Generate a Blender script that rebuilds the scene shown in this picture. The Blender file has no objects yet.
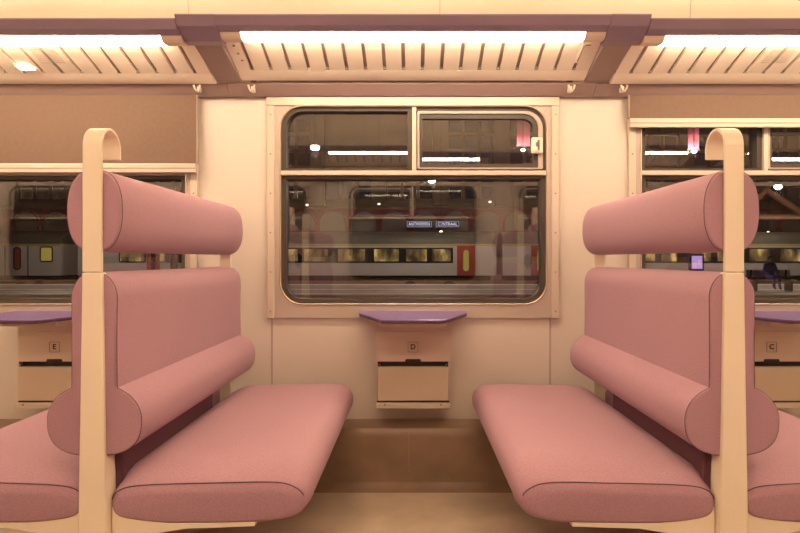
import bpy, bmesh, math, random
from mathutils import Vector, Matrix
random.seed(7)
C = bpy.context.scene.collection
ZE = 0.935                      # eye height above the carriage floor
YW = 2.58                       # window wall (inner face)
YO = -0.14                      # opposite window wall (inner face)
PI = math.pi

def PX(px, Y): return (px - 413.0) * Y / 600.0
def PZ(py, Y): return ZE + (259.0 - py) * Y / 600.0

# ------------------------------------------------------------------ materials
def new_mat(name):
    m = bpy.data.materials.new(name); m.use_nodes = True
    nt = m.node_tree
    for n in list(nt.nodes): nt.nodes.remove(n)
    out = nt.nodes.new('ShaderNodeOutputMaterial')
    return m, nt, out

def principled(name, col, rough=0.5, metal=0.0, spec=0.5, noise=None, bump=None, sheen=0.0, coat=0.0, col2=None):
    """noise=(scale, amount) mottles the colour, bump=(scale, strength)"""
    m, nt, out = new_mat(name)
    p = nt.nodes.new('ShaderNodeBsdfPrincipled')
    p.inputs['Base Color'].default_value = (*col, 1)
    p.inputs['Roughness'].default_value = rough
    p.inputs['Metallic'].default_value = metal
    p.inputs['Specular IOR Level'].default_value = spec
    if sheen:
        p.inputs['Sheen Weight'].default_value = sheen
        p.inputs['Sheen Roughness'].default_value = 0.4
    if coat:
        p.inputs['Coat Weight'].default_value = coat
        p.inputs['Coat Roughness'].default_value = 0.15
    tc = nt.nodes.new('ShaderNodeTexCoord')
    if noise:
        n = nt.nodes.new('ShaderNodeTexNoise'); n.inputs['Scale'].default_value = noise[0]; n.inputs['Detail'].default_value = 5
        nt.links.new(tc.outputs['Object'], n.inputs['Vector'])
        mx = nt.nodes.new('ShaderNodeMix'); mx.data_type = 'RGBA'
        a = noise[1]
        c2 = col2 if col2 else tuple(c * (1 - a) for c in col)
        mx.inputs['A'].default_value = (*col, 1); mx.inputs['B'].default_value = (*c2, 1)
        mr = nt.nodes.new('ShaderNodeMapRange'); mr.inputs[1].default_value = 0.35; mr.inputs[2].default_value = 0.7
        nt.links.new(n.outputs['Fac'], mr.inputs[0]); nt.links.new(mr.outputs[0], mx.inputs['Factor'])
        nt.links.new(mx.outputs['Result'], p.inputs['Base Color'])
    if bump:
        n2 = nt.nodes.new('ShaderNodeTexNoise'); n2.inputs['Scale'].default_value = bump[0]; n2.inputs['Detail'].default_value = 2
        nt.links.new(tc.outputs['Object'], n2.inputs['Vector'])
        b = nt.nodes.new('ShaderNodeBump'); b.inputs['Strength'].default_value = bump[1]; b.inputs['Distance'].default_value = 0.002
        nt.links.new(n2.outputs['Fac'], b.inputs['Height']); nt.links.new(b.outputs['Normal'], p.inputs['Normal'])
    nt.links.new(p.outputs[0], out.inputs[0])
    return m

def emission(name, col, strength):
    m, nt, out = new_mat(name)
    e = nt.nodes.new('ShaderNodeEmission'); e.inputs[0].default_value = (*col, 1); e.inputs[1].default_value = strength
    nt.links.new(e.outputs[0], out.inputs[0])
    return m

def glass_mat(name, f0=0.125, tint=(0.93, 0.93, 0.93)):
    m, nt, out = new_mat(name)
    t = nt.nodes.new('ShaderNodeBsdfTransparent'); t.inputs[0].default_value = (*tint, 1)
    g = nt.nodes.new('ShaderNodeBsdfGlossy'); g.inputs['Roughness'].default_value = 0.0
    lw = nt.nodes.new('ShaderNodeLayerWeight')          # Facing = 1 - |cos|: Schlick, the same from both sides
    pw = nt.nodes.new('ShaderNodeMath'); pw.operation = 'POWER'; pw.inputs[1].default_value = 5.0
    f = nt.nodes.new('ShaderNodeMath'); f.operation = 'MULTIPLY_ADD'; f.inputs[1].default_value = 1 - f0; f.inputs[2].default_value = f0
    lw.inputs[0].default_value = 0.5
    nt.links.new(lw.outputs['Facing'], pw.inputs[0]); nt.links.new(pw.outputs[0], f.inputs[0])
    mx = nt.nodes.new('ShaderNodeMixShader')
    nt.links.new(f.outputs[0], mx.inputs[0]); nt.links.new(t.outputs[0], mx.inputs[1]); nt.links.new(g.outputs[0], mx.inputs[2])
    nt.links.new(mx.outputs[0], out.inputs[0])
    return m

def lit_window_mat(name, scale, strength, seed):
    """a window of a train that is lit inside: dim brown with brighter patches"""
    m, nt, out = new_mat(name)
    tc = nt.nodes.new('ShaderNodeTexCoord')
    mp = nt.nodes.new('ShaderNodeMapping'); mp.inputs['Scale'].default_value = (scale, 1, scale * 0.5); mp.inputs['Location'].default_value = (seed, seed * 2, 0)
    n = nt.nodes.new('ShaderNodeTexNoise'); n.inputs['Scale'].default_value = 1.0; n.inputs['Detail'].default_value = 3
    r = nt.nodes.new('ShaderNodeValToRGB')
    r.color_ramp.elements[0].position = 0.38; r.color_ramp.elements[0].color = (0.055, 0.032, 0.014, 1)
    r.color_ramp.elements[1].position = 0.72; r.color_ramp.elements[1].color = (0.95, 0.62, 0.2, 1)
    e2 = r.color_ramp.elements.new(0.55); e2.color = (0.22, 0.14, 0.05, 1)
    nt.links.new(tc.outputs['Object'], mp.inputs[0]); nt.links.new(mp.outputs[0], n.inputs['Vector'])
    nt.links.new(n.outputs['Fac'], r.inputs[0])
    e = nt.nodes.new('ShaderNodeEmission'); e.inputs[1].default_value = strength
    nt.links.new(r.outputs[0], e.inputs[0])
    g = nt.nodes.new('ShaderNodeBsdfGlossy'); g.inputs['Roughness'].default_value = 0.1; g.inputs[0].default_value = (0.05, 0.05, 0.05, 1)
    ad = nt.nodes.new('ShaderNodeAddShader')
    nt.links.new(e.outputs[0], ad.inputs[0]); nt.links.new(g.outputs[0], ad.inputs[1])
    nt.links.new(ad.outputs[0], out.inputs[0])
    return m

WARM = (1.0, 0.745, 0.475)
M = {}
M['cream'] = principled('cream_panel', (0.66, 0.595, 0.55), 0.45, noise=(2.5, 0.05))
M['ceiling'] = principled('cream_ceiling', (0.76, 0.69, 0.60), 0.25)
M['rack'] = principled('cream_rack', (0.88, 0.80, 0.70), 0.42)
M['slot'] = principled('rack_slot', (0.30, 0.225, 0.195), 0.6)
M['casing'] = principled('window_casing', (0.45, 0.375, 0.35), 0.4, noise=(6, 0.06))
M['strip'] = principled('pale_strip', (0.57, 0.49, 0.425), 0.35)
M['bead'] = principled('gold_bead', (0.72, 0.60, 0.46), 0.25, metal=0.5)
M['gasket'] = principled('dark_gasket', (0.05, 0.035, 0.03), 0.5)
M['screw'] = principled('screw', (0.25, 0.2, 0.17), 0.35, metal=0.8)
M['fabric'] = principled('mauve_fabric', (0.425, 0.248, 0.325), 0.9, sheen=0.06, noise=(350, 0.22), bump=(900, 0.25))
M['seam'] = principled('seam_thread', (0.08, 0.04, 0.06), 0.8)
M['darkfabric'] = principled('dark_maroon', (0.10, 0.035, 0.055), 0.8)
M['post'] = principled('cream_enamel', (0.93, 0.83, 0.68), 0.3, noise=(9, 0.03))
M['purple'] = principled('purple_profile', (0.26, 0.195, 0.28), 0.32)
M['mauvegrey'] = principled('mauve_grey', (0.27, 0.19, 0.185), 0.45)
M['blind'] = principled('taupe_blind', (0.160, 0.102, 0.078), 0.85, noise=(60, 0.08))
M['table'] = principled('purple_laminate', (0.175, 0.11, 0.32), 0.32)
M['tableedge'] = principled('dark_edge', (0.07, 0.035, 0.06), 0.5)
M['housing'] = principled('beige_housing', (0.66, 0.54, 0.47), 0.45)
M['flap'] = principled('flap', (0.60, 0.49, 0.40), 0.4)
M['dark'] = principled('dark_slot', (0.035, 0.022, 0.02), 0.6)
M['ink'] = principled('ink', (0.06, 0.045, 0.045), 0.5)
M['floor'] = principled('worn_lino', (0.56, 0.445, 0.35), 0.35, noise=(5, 0.3), bump=(40, 0.15))
M['kick'] = principled('kick_lino', (0.25, 0.16, 0.108), 0.38, noise=(7, 0.3))
M['hook'] = principled('hook_plastic', (0.78, 0.70, 0.62), 0.35)
M['diffuser'] = emission('tube_diffuser', WARM, 32.0)
M['hidden_fill'] = emission('hidden_fill_emitter', WARM, 84.0)
M['endcap'] = principled('diffuser_end', (0.80, 0.70, 0.58), 0.4)
M['readlamp'] = emission('reading_lamp_lens', (1.0, 0.82, 0.6), 5.0)
M['glass'] = glass_mat('window_glass')
M['white_train'] = principled('pale_carriage', (0.50, 0.46, 0.44), 0.45)
M['roof_train'] = principled('carriage_roof', (0.075, 0.065, 0.05), 0.6)
M['red_door'] = principled('red_door', (0.36, 0.055, 0.035), 0.45)
M['yellow'] = principled('yellow_stripe', (0.40, 0.33, 0.12), 0.5)
M['black'] = principled('black_steel', (0.02, 0.018, 0.018), 0.6)
M['trainglass'] = principled('dark_train_glass', (0.03, 0.025, 0.025), 0.15)
M['litwin'] = [lit_window_mat('lit_window_%s' % n, 1.6, 0.9, s) for n, s in (('a', 0.0), ('b', 3.7), ('c', 9.1))]
M['yellowwin'] = emission('yellow_window', (0.75, 0.55, 0.12), 0.38)
M['platform'] = principled('platform_slab', (0.23, 0.19, 0.165), 0.6, noise=(0.8, 0.25))
M['edge'] = principled('platform_edge', (0.52, 0.48, 0.45), 0.6)
M['track'] = principled('track_bed', (0.07, 0.05, 0.04), 0.9, noise=(2, 0.4))
M['rail'] = principled('steel_rail', (0.28, 0.24, 0.22), 0.4, metal=0.6)
M['brick'] = principled('red_brick', (0.40, 0.13, 0.12), 0.8, noise=(1.2, 0.3))
M['stone'] = principled('cream_stone', (0.30, 0.20, 0.14), 0.8, noise=(0.6, 0.25))
M['lunette'] = principled('pale_arch', (0.34, 0.27, 0.235), 0.7)
M['bluepane'] = emission('dusk_pane', (0.30, 0.22, 0.22), 0.06)
M['pinkpane'] = emission('pink_pane', (0.42, 0.24, 0.16), 0.06)
M['frame_iron'] = principled('iron_frame', (0.09, 0.06, 0.05), 0.6)
M['brace'] = principled('orange_steel', (0.50, 0.24, 0.14), 0.5)
M['signblue'] = principled('sign_navy', (0.03, 0.025, 0.07), 0.5)
M['signwhite'] = emission('sign_white', (0.62, 0.55, 0.72), 0.7)
M['signtext'] = emission('sign_text', (0.8, 0.75, 0.85), 1.3)
M['bulb'] = emission('lamp_bulb', (1.0, 0.93, 0.85), 30.0)
M['bulbsmall'] = emission('lamp_bulb_small', (1.0, 0.85, 0.6), 6.0)
M['banner'] = principled('pink_banner', (0.75, 0.16, 0.26), 0.7, noise=(5, 0.3))
M['screen'] = emission('lit_poster', (0.55, 0.40, 0.85), 0.9)
M['poster_pink'] = emission('poster_pink', (0.9, 0.45, 0.6), 0.9)
M['cloth_dark'] = principled('dark_coat', (0.05, 0.04, 0.04), 0.8)
M['cloth_blue'] = principled('blue_coat', (0.12, 0.13, 0.60), 0.7)
M['skin'] = principled('skin', (0.45, 0.26, 0.18), 0.6)
M['hair'] = principled('hair', (0.03, 0.02, 0.015), 0.7)
M['partition'] = principled('beige_partition', (0.62, 0.52, 0.43), 0.5)

# ------------------------------------------------------------------ helpers
def link(name, me, mat, parent=None, smooth=None, bevel=0.0):
    o = bpy.data.objects.new(name, me); C.objects.link(o)
    if mat is not None: me.materials.append(mat)
    if parent is not None: o.parent = parent
    if smooth is not None:
        for p in me.polygons: p.use_smooth = True
        me.set_sharp_from_angle(angle=math.radians(smooth))
    if bevel:
        b = o.modifiers.new('bevel', 'BEVEL'); b.width = bevel; b.segments = 2; b.limit_method = 'ANGLE'; b.angle_limit = math.radians(50)
    return o

def bm_obj(name, bm, mat, parent=None, smooth=None, bevel=0.0):
    bmesh.ops.recalc_face_normals(bm, faces=bm.faces)
    me = bpy.data.meshes.new(name); bm.to_mesh(me); bm.free()
    return link(name, me, mat, parent, smooth, bevel)

def box(bm, x0, x1, y0, y1, z0, z1):
    if x0 > x1: x0, x1 = x1, x0
    if y0 > y1: y0, y1 = y1, y0
    if z0 > z1: z0, z1 = z1, z0
    v = [bm.verts.new(p) for p in ((x0,y0,z0),(x1,y0,z0),(x1,y1,z0),(x0,y1,z0),(x0,y0,z1),(x1,y0,z1),(x1,y1,z1),(x0,y1,z1))]
    for f in ((0,3,2,1),(4,5,6,7),(0,1,5,4),(1,2,6,5),(2,3,7,6),(3,0,4,7)): bm.faces.new([v[i] for i in f])

def box_obj(name, b, mat, parent=None, bevel=0.0):
    bm = bmesh.new(); box(bm, *b); return bm_obj(name, bm, mat, parent, None, bevel)

def boxes_obj(name, bs, mat, parent=None, bevel=0.0):
    bm = bmesh.new()
    for b in bs: box(bm, *b)
    return bm_obj(name, bm, mat, parent, None, bevel)

def obox(bm, p, q, w, d):
    """a bar of width w and depth d from p to q"""
    p = Vector(p); q = Vector(q); ax = (q - p).normalized()
    up = Vector((0, 1, 0)) if abs(ax.y) < 0.9 else Vector((1, 0, 0))
    s = ax.cross(up).normalized(); t = s.cross(ax).normalized()
    vs = []
    for c in (p, q):
        for a, b in ((-1,-1),(1,-1),(1,1),(-1,1)): vs.append(bm.verts.new(c + s*a*w/2 + t*b*d/2))
    for f in ((0,3,2,1),(4,5,6,7),(0,1,5,4),(1,2,6,5),(2,3,7,6),(3,0,4,7)): bm.faces.new([vs[i] for i in f])

def prism(bm, pts, axis, a, b):
    """polygon pts extruded along an axis from a to b; axis 'x': pts=(y,z); 'y': (x,z); 'z': (x,y)"""
    def P(p, t):
        return {'x': (t, p[0], p[1]), 'y': (p[0], t, p[1]), 'z': (p[0], p[1], t)}[axis]
    A = [bm.verts.new(P(p, a)) for p in pts]; B = [bm.verts.new(P(p, b)) for p in pts]
    n = len(pts)
    bm.faces.new(A); bm.faces.new(B[::-1])
    for i in range(n): bm.faces.new((A[i], A[(i+1) % n], B[(i+1) % n], B[i]))

def prism_obj(name, pts, axis, a, b, mat, parent=None, smooth=None, bevel=0.0):
    bm = bmesh.new(); prism(bm, pts, axis, a, b)
    return bm_obj(name, bm, mat, parent, smooth, bevel)

def rrect(x0, x1, z0, z1, rs, n=8):
    """rounded rectangle loop, rs = radii (bottom-left, bottom-right, top-right, top-left)"""
    pts = []
    for (cx, cz, sx, sz, r, a0) in ((x0, z0, 1, 1, rs[0], PI), (x1, z0, -1, 1, rs[1], 1.5*PI), (x1, z1, -1, -1, rs[2], 0), (x0, z1, 1, -1, rs[3], 0.5*PI)):
        for k in range(n + 1):
            a = a0 + k / n * PI / 2
            pts.append((cx + sx*r + r*math.cos(a), cz + sz*r + r*math.sin(a)))
    return pts

def ring(bm, outer, inner, y0, y1):
    """frame between two loops of equal length, from y0 (near) to y1"""
    n = len(outer)
    L = [[bm.verts.new((p[0], y, p[1])) for p in lp] for lp in (outer, inner) for y in (y0, y1)]
    oa, ob, ia, ib = L
    for i in range(n):
        j = (i + 1) % n
        bm.faces.new((oa[i], oa[j], ia[j], ia[i])); bm.faces.new((ob[j], ob[i], ib[i], ib[j]))
        bm.faces.new((oa[j], oa[i], ob[i], ob[j])); bm.faces.new((ia[i], ia[j], ib[j], ib[i]))

def ring_obj(name, outer, inner, y0, y1, mat, parent=None, bevel=0.0):
    bm = bmesh.new(); ring(bm, outer, inner, y0, y1)
    bmesh.ops.remove_doubles(bm, verts=bm.verts, dist=1e-6)
    return bm_obj(name, bm, mat, parent, 35, bevel)

def tube_obj(name, pts, r, mat, parent=None, closed=False, n=6):
    pts = [Vector(p) for p in pts]; bm = bmesh.new(); rings = []
    N = len(pts)
    for i, p in enumerate(pts):
        if closed: t = pts[(i+1) % N] - pts[i-1]
        else: t = pts[min(i+1, N-1)] - pts[max(i-1, 0)]
        t.normalize()
        up = Vector((0, 1, 0)) if abs(t.y) < 0.9 else Vector((0, 0, 1))
        s = t.cross(up).normalized(); u = s.cross(t)
        rings.append([bm.verts.new(p + r*(math.cos(2*PI*k/n)*s + math.sin(2*PI*k/n)*u)) for k in range(n)])
    for i in range(N if closed else N - 1):
        a, b = rings[i], rings[(i+1) % N]
        for k in range(n): bm.faces.new((a[k], a[(k+1) % n], b[(k+1) % n], b[k]))
    if not closed: bm.faces.new(rings[0][::-1]); bm.faces.new(rings[-1])
    return bm_obj(name, bm, mat, parent, 60)

def cyl(bm, c, r0, r1, h, axis='z', n=20):
    rot = {'z': Matrix(), 'y': Matrix.Rotation(-PI/2, 4, 'X'), 'x': Matrix.Rotation(PI/2, 4, 'Y')}[axis]
    bmesh.ops.create_cone(bm, cap_ends=True, segments=n, radius1=r0, radius2=r1, depth=h, matrix=Matrix.Translation(c) @ rot)

def cyl_obj(name, c, r0, r1, h, mat, parent=None, axis='z', n=20):
    bm = bmesh.new(); cyl(bm, c, r0, r1, h, axis, n); return bm_obj(name, bm, mat, parent, 40)

def resample(ctrl, per=6):
    out = []; n = len(ctrl)
    for i in range(n):
        p0, p1, p2, p3 = (Vector(ctrl[(i + k) % n]) for k in (-1, 0, 1, 2))
        for k in range(per):
            t = k / per
            out.append(tuple(0.5 * ((2*p1) + (-p0+p2)*t + (2*p0-5*p1+4*p2-p3)*t*t + (-p0+3*p1-3*p2+p3)*t**3)))
    return out

def inset_loop(pts, d):
    n = len(pts); out = []
    for i in range(n):
        a = Vector(pts[i-1]); b = Vector(pts[i]); c = Vector(pts[(i+1) % n])
        e1 = (b - a).normalized(); e2 = (c - b).normalized()
        nrm = Vector((-(e1.y + e2.y), e1.x + e2.x))
        if nrm.length < 1e-6: nrm = Vector((-e1.y, e1.x))
        nrm.normalize()
        out.append((b.x + nrm.x*d, b.y + nrm.y*d))
    return out

def roll(t, r):
    if t >= r: return 0.0
    k = 1 - t / r
    return r * (1 - math.sqrt(max(0.0, 1 - k*k)))

def loft(bm, loops):
    """loops = list of (y, [(x,z)...]) ; closes both ends"""
    rs = [[bm.verts.new((p[0], y, p[1])) for p in lp] for y, lp in loops]
    n = len(rs[0])
    for a, b in zip(rs, rs[1:]):
        for i in range(n): bm.faces.new((a[i], a[(i+1) % n], b[(i+1) % n], b[i]))
    for r in (rs[0], rs[-1]):
        bmesh.ops.triangulate(bm, faces=[bm.faces.new(r)])
    return rs

def ytab(y0, y1, r0, r1, mid=10):
    ys = [y0 + r0*(1 - math.cos(k/5*PI/2)) for k in range(6)]
    ys += [y0 + r0 + (y1 - r1 - y0 - r0)*k/mid for k in range(1, mid)]
    ys += [y1 - r1*(1 - math.sin(k/5*PI/2)) for k in range(6)]
    return ys

def empty(name, label, cat, loc=(0,0,0), rz=0.0, group=None):
    o = bpy.data.objects.new(name, None); C.objects.link(o); o.location = loc; o.rotation_euler = (0, 0, rz)
    o.empty_display_size = 0.1
    return tag(o, label, cat, group)

def tag(o, label, cat, group=None):
    o['label'] = label; o['category'] = cat
    if group: o['group'] = group
    return o

def struct(o):
    o['kind'] = 'structure'; return o

def flat_caps(o):
    for p in o.data.polygons:
        if abs(p.normal.y) > 0.999: p.use_smooth = False
    return o

def dup(root, loc, rz, label, group=None):
    r = root.copy(); C.objects.link(r); r.location = loc; r.rotation_euler = (0, 0, rz); r['label'] = label
    if group: r['group'] = group
    for ch in list(root.children):
        c = ch.copy(); C.objects.link(c); c.parent = r
        for g in list(ch.children):
            d = g.copy(); C.objects.link(d); d.parent = c
    return r

def text_obj(name, body, size, loc, mat, parent=None, depth=0.001, rz=0.0, bold=0.0):
    cu = bpy.data.curves.new(name, 'FONT'); cu.body = body; cu.size = size; cu.align_x = 'CENTER'; cu.align_y = 'CENTER'
    cu.extrude = depth; cu.offset = bold; cu.resolution_u = 3
    t = bpy.data.objects.new(name, cu); C.objects.link(t)
    me = bpy.data.meshes.new_from_object(t.evaluated_get(bpy.context.evaluated_depsgraph_get()))
    bpy.data.objects.remove(t)
    me.name = name
    me.transform(Matrix.Rotation(PI/2, 4, 'X')); me.transform(Matrix.Rotation(rz, 4, 'Z')); me.transform(Matrix.Translation(loc))
    me.materials.clear()
    return link(name, me, mat, parent)

# ------------------------------------------------------------------ carriage shell
XE = 4.3
struct(box_obj('floor', (-XE, XE, YO, YW, -0.06, 0.0), M['floor']))

def wall_panels(x0, x1, opens, y0, y1, z0, z1):
    """boxes of a wall around window openings (ox0, ox1, oz0, oz1)"""
    bs = []; x = x0
    for ox0, ox1, oz0, oz1 in sorted(opens):
        bs.append((x, ox0, y0, y1, z0, z1))
        bs.append((ox0, ox1, y0, y1, z0, oz0)); bs.append((ox0, ox1, y0, y1, oz1, z1))
        x = ox1
    bs.append((x, x1, y0, y1, z0, z1))
    return bs

ZT = ZE + 1.02      # wall height where the ceiling cove starts
def wx(px): return PX(px, YW)
def wz(py): return PZ(py, YW)
WZ0, WZ1 = wz(318), wz(98)          # outside of the window casing
WIN = {  # outer casing x range, on the near-window wall
    1: (wx(268), wx(558)), 2: (-wx(899), -wx(627.5)), 3: (wx(627.5), wx(899))}
opens = [(a + 0.03, b - 0.03, WZ0 + 0.03, WZ1 - 0.02) for a, b in WIN.values()]
struct(boxes_obj('wall_back', wall_panels(-XE, XE, opens, YW, YW + 0.09, -0.06, ZT), M['cream']))
OPX = (-3.04, -1.52, 0.0, 1.52, 3.04)
HW = 0.6235
oop = [(c - HW + 0.03, c + HW - 0.03, WZ0 + 0.03, WZ1 - 0.02) for c in OPX]
struct(boxes_obj('wall_front', wall_panels(-XE, XE, oop, YO - 0.09, YO, -0.06, ZT), M['cream']))
struct(box_obj('wall_left', (-XE - 0.05, -XE, YO - 0.09, YW + 0.09, -0.06, 2.5), M['partition']))
struct(box_obj('wall_right', (XE, XE + 0.05, YO - 0.09, YW + 0.09, -0.06, 2.5), M['partition']))

# vaulted ceiling: one profile along the carriage
yc = (YW + YO) / 2; hw = (YW - YO) / 2
prof = []
for k in range(25):
    a = PI * k / 24
    c = math.cos(a); s = math.sin(a)
    prof.append((yc + (hw + 0.0) * math.copysign(abs(c) ** 0.55, c), ZT + 0.34 * abs(s) ** 0.75))
outer = [(yc + (y - yc) * 1.04, z + 0.05) for y, z in prof]
bm = bmesh.new(); prism(bm, prof + outer[::-1], 'x', -XE, XE)
struct(bm_obj('ceiling', bm, M['ceiling'], None, 40))
# joints between the ceiling panels
for i, px in enumerate((188, 440, 691)):
    X = PX(px, 2.57)
    struct(tube_obj('trim_%d' % (i + 1), [(X, y, z - 0.0005) for y, z in prof[:10]], 0.0016, M['casing'], n=5))

# heating duct casing along the foot of the wall
kp = [(YW, 0.247), (2.505, 0.243), (2.478, 0.236), (2.468, 0.222), (2.464, 0.20), (2.460, 0.05), (2.452, 0.022), (2.432, 0.006), (2.40, 0.0), (YW, 0.0)]
struct(prism_obj('baseboard_back', kp, 'x', -XE, XE, M['kick'], None, 30))
struct(box_obj('trim_4', (wx(272) - 0.004, wx(272) + 0.004, YW - 0.0012, YW + 0.01, 0.247, WZ0 + 0.002), M['casing']))
struct(box_obj('trim_5', (wx(550) - 0.004, wx(550) + 0.004, YW - 0.0012, YW + 0.01, 0.247, WZ0 + 0.002), M['casing']))
struct(box_obj('trim_6', (PX(409, 2.46) - 0.0012, PX(409, 2.46) + 0.0012, 2.4595, 2.50, 0.06, 0.225), M['slot']))

# ------------------------------------------------------------------ windows
def tilt(o, a):
    c = sum((v.co for v in o.data.vertices), Vector()) / len(o.data.vertices)
    o.data.transform(Matrix.Translation(-c)); o.location = c; o.rotation_euler = (a, 0, 0)

def window(name, xa, xb, hopper=True, simple=False, flip=1, yin=YW, cx=None, strips=True):
    """flip=1: on the back wall (faces -Y); flip=-1: on the front wall (faces +Y). Built for the back wall and turned."""
    w = box = None
    wd = xb - xa; c = (xa + xb) / 2
    root = bpy.data.objects.new(name, None); C.objects.link(root); struct(root)
    root.location = (c, yin, 0)
    if flip < 0: root.rotation_euler = (0, 0, PI)
    h = wd / 2; k = wd / 290.0 if not simple else 0.0043
    px2 = 0.0043
    # local x from px offsets of the casing edges
    L = -h; R = h
    oL, oR = L + 12 * px2, R - 11 * px2
    zt, zb = wz(106), wz(304.5)
    r = 0.097
    n = 8
    op = rrect(oL, oR, zb, zt, (r,)*4, n)
    sq = rrect(L + 6.5*px2, R - 6.5*px2, WZ0, wz(105), (0.0005,)*4, n)
    ring_obj('casing', sq, op, -0.012, 0.05, M['casing'], root, 0.0015)
    # header band and screwed side strips
    box_obj('header', (L - 0.002, R + 0.002, -0.02, 0.02, wz(106.5), WZ1), M['strip'], root, 0.002)
    for a, b in ((L, L + 7*px2), (R - 7*px2, R)):
        s = box_obj('side_strip', (a, b, -0.018, 0.02, WZ0, wz(106.5)), M['strip'], root, 0.002)
        if not simple:
            for q in range(6): cyl_obj('screw', ((a+b)/2, -0.018, WZ0 + 0.03 + q*0.168), 0.0035, 0.003, 0.003, M['screw'], s, 'y', 10)
    # golden bead, dark gasket
    b1 = rrect(oL + 0.005, oR - 0.005, zb + 0.005, zt - 0.005, (r - 0.005,)*4, n)
    ring_obj('bead', op, b1, -0.016, 0.03, M['bead'], root, 0.0015)
    g1 = rrect(oL + 0.026, oR - 0.026, zb + 0.024, zt - 0.022, (r - 0.024,)*4, n)
    ring_obj('gasket', b1, g1, 0.002, 0.05, M['gasket'], root)
    # transom and mullion
    tz0, tz1 = wz(175.5), wz(171)
    box_obj('transom', (oL + 0.006, oR - 0.006, -0.014, 0.05, tz0, tz1), M['strip'], root, 0.002)
    box_obj('gasket_strip', (oL + 0.02, oR - 0.02, 0.004, 0.05, tz0 - 0.016, tz0), M['gasket'], root)
    m0 = -0.004; m1 = 0.014
    box_obj('mullion', (m0, m1, -0.013, 0.05, tz1, zt - 0.008), M['strip'], root, 0.002)
    box_obj('gasket_strip', (m0 - 0.02, m0, 0.004, 0.05, tz1, zt - 0.02), M['gasket'], root)
    box_obj('gasket_strip', (oL + 0.02, m0 - 0.012, 0.004, 0.05, tz1, tz1 + 0.012), M['gasket'], root)
    # panes
    box_obj('lower_pane', (oL + 0.018, oR - 0.018, 0.035, 0.041, zb + 0.016, tz0 - 0.008), M['glass'], root)
    fp = box_obj('fixed_pane', (oL + 0.018, m0 - 0.012, 0.035, 0.041, tz1 + 0.005, zt - 0.015), M['glass'], root)
    tilt(fp, 0.015)
    # hopper sash on the right half
    sx0, sx1, sz0, sz1 = m1 + 0.004, oR - 0.018, tz1 + 0.008, zt - 0.022
    so = rrect(sx0, sx1, sz0, sz1, (0.006, 0.006, 0.075, 0.006), n)
    si = rrect(sx0 + 0.010, sx1 - 0.020, sz0 + 0.006, sz1 - 0.012, (0.004, 0.004, 0.062, 0.004), n)
    gi = rrect(sx0 + 0.022, sx1 - 0.040, sz0 + 0.024, sz1 - 0.032, (0.004, 0.004, 0.046, 0.004), n)
    sash = ring_obj('hopper_sash', so, si, -0.004, 0.03, M['casing'], root, 0.0015)
    ring_obj('sash_gasket', si, gi, 0.003, 0.03, M['gasket'], sash)
    hp = box_obj('sash_pane', (sx0 + 0.018, sx1 - 0.036, 0.015, 0.021, sz0 + 0.018, sz1 - 0.026), M['glass'], sash)
    tilt(hp, 0.0025)
    if not simple:
        lx = oR - 0.052; lz = wz(146)
        la = box_obj('latch', (lx - 0.018, lx + 0.030, -0.022, 0.0, lz - 0.034, lz + 0.034), M['hook'], root, 0.004)
        boxes_obj('latch_slot', [(lx - 0.002, lx + 0.012, -0.024, -0.021, lz - 0.010, lz + 0.012), (lx + 0.006, lx + 0.016, -0.024, -0.021, lz - 0.022, lz + 0.022)], M['slot'], la)
        box_obj('latch_grip', (lx - 0.006, lx + 0.006, -0.030, -0.022, lz - 0.028, lz - 0.008), M['hook'], la, 0.002)
    return root

window('window_1', *WIN[1])
window('window_2', *WIN[2])
window('window_3', *WIN[3])
for i, c in enumerate(OPX):
    window('window_%d' % (4 + i), c - HW, c + HW, simple=True, flip=-1, yin=YO)

# ------------------------------------------------------------------ roller blinds
def blind(label, xa, xb, zbar0, zbar1):
    t = empty('roller_blind', label, 'blind', ((xa+xb)/2, YW - 0.036, zbar0))
    h = (xb - xa)/2
    zt = wz(97.5) - zbar0
    box_obj('blind_cloth', (-h, h, -0.002, 0.002, zbar1 - zbar0 - 0.004, zt), M['blind'], t)
    box_obj('bottom_bar', (-h - 0.001, h + 0.001, -0.008, 0.008, 0, zbar1 - zbar0), M['strip'], t, 0.003)
    box_obj('bar_groove', (-h, h, -0.0095, -0.007, (zbar1-zbar0)*0.42, (zbar1-zbar0)*0.52), M['slot'], t)
    box_obj('guide_channel', (h + 0.001, h + 0.007, -0.006, 0.006, zbar1 - zbar0, zt), M['slot'], t) if xa < 0 else box_obj('guide_channel', (-h - 0.007, -h - 0.001, -0.006, 0.006, zbar1 - zbar0, zt), M['slot'], t)
    return t
blind('taupe roller blind pulled well down over the window at far left', WIN[2][0] - 0.0, WIN[2][1] + 0.004, wz(174), wz(165))
blind('taupe roller blind barely lowered above the window at far right', WIN[3][0] - 0.004, WIN[3][1] + 0.0, wz(129.5), wz(120.5))

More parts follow.
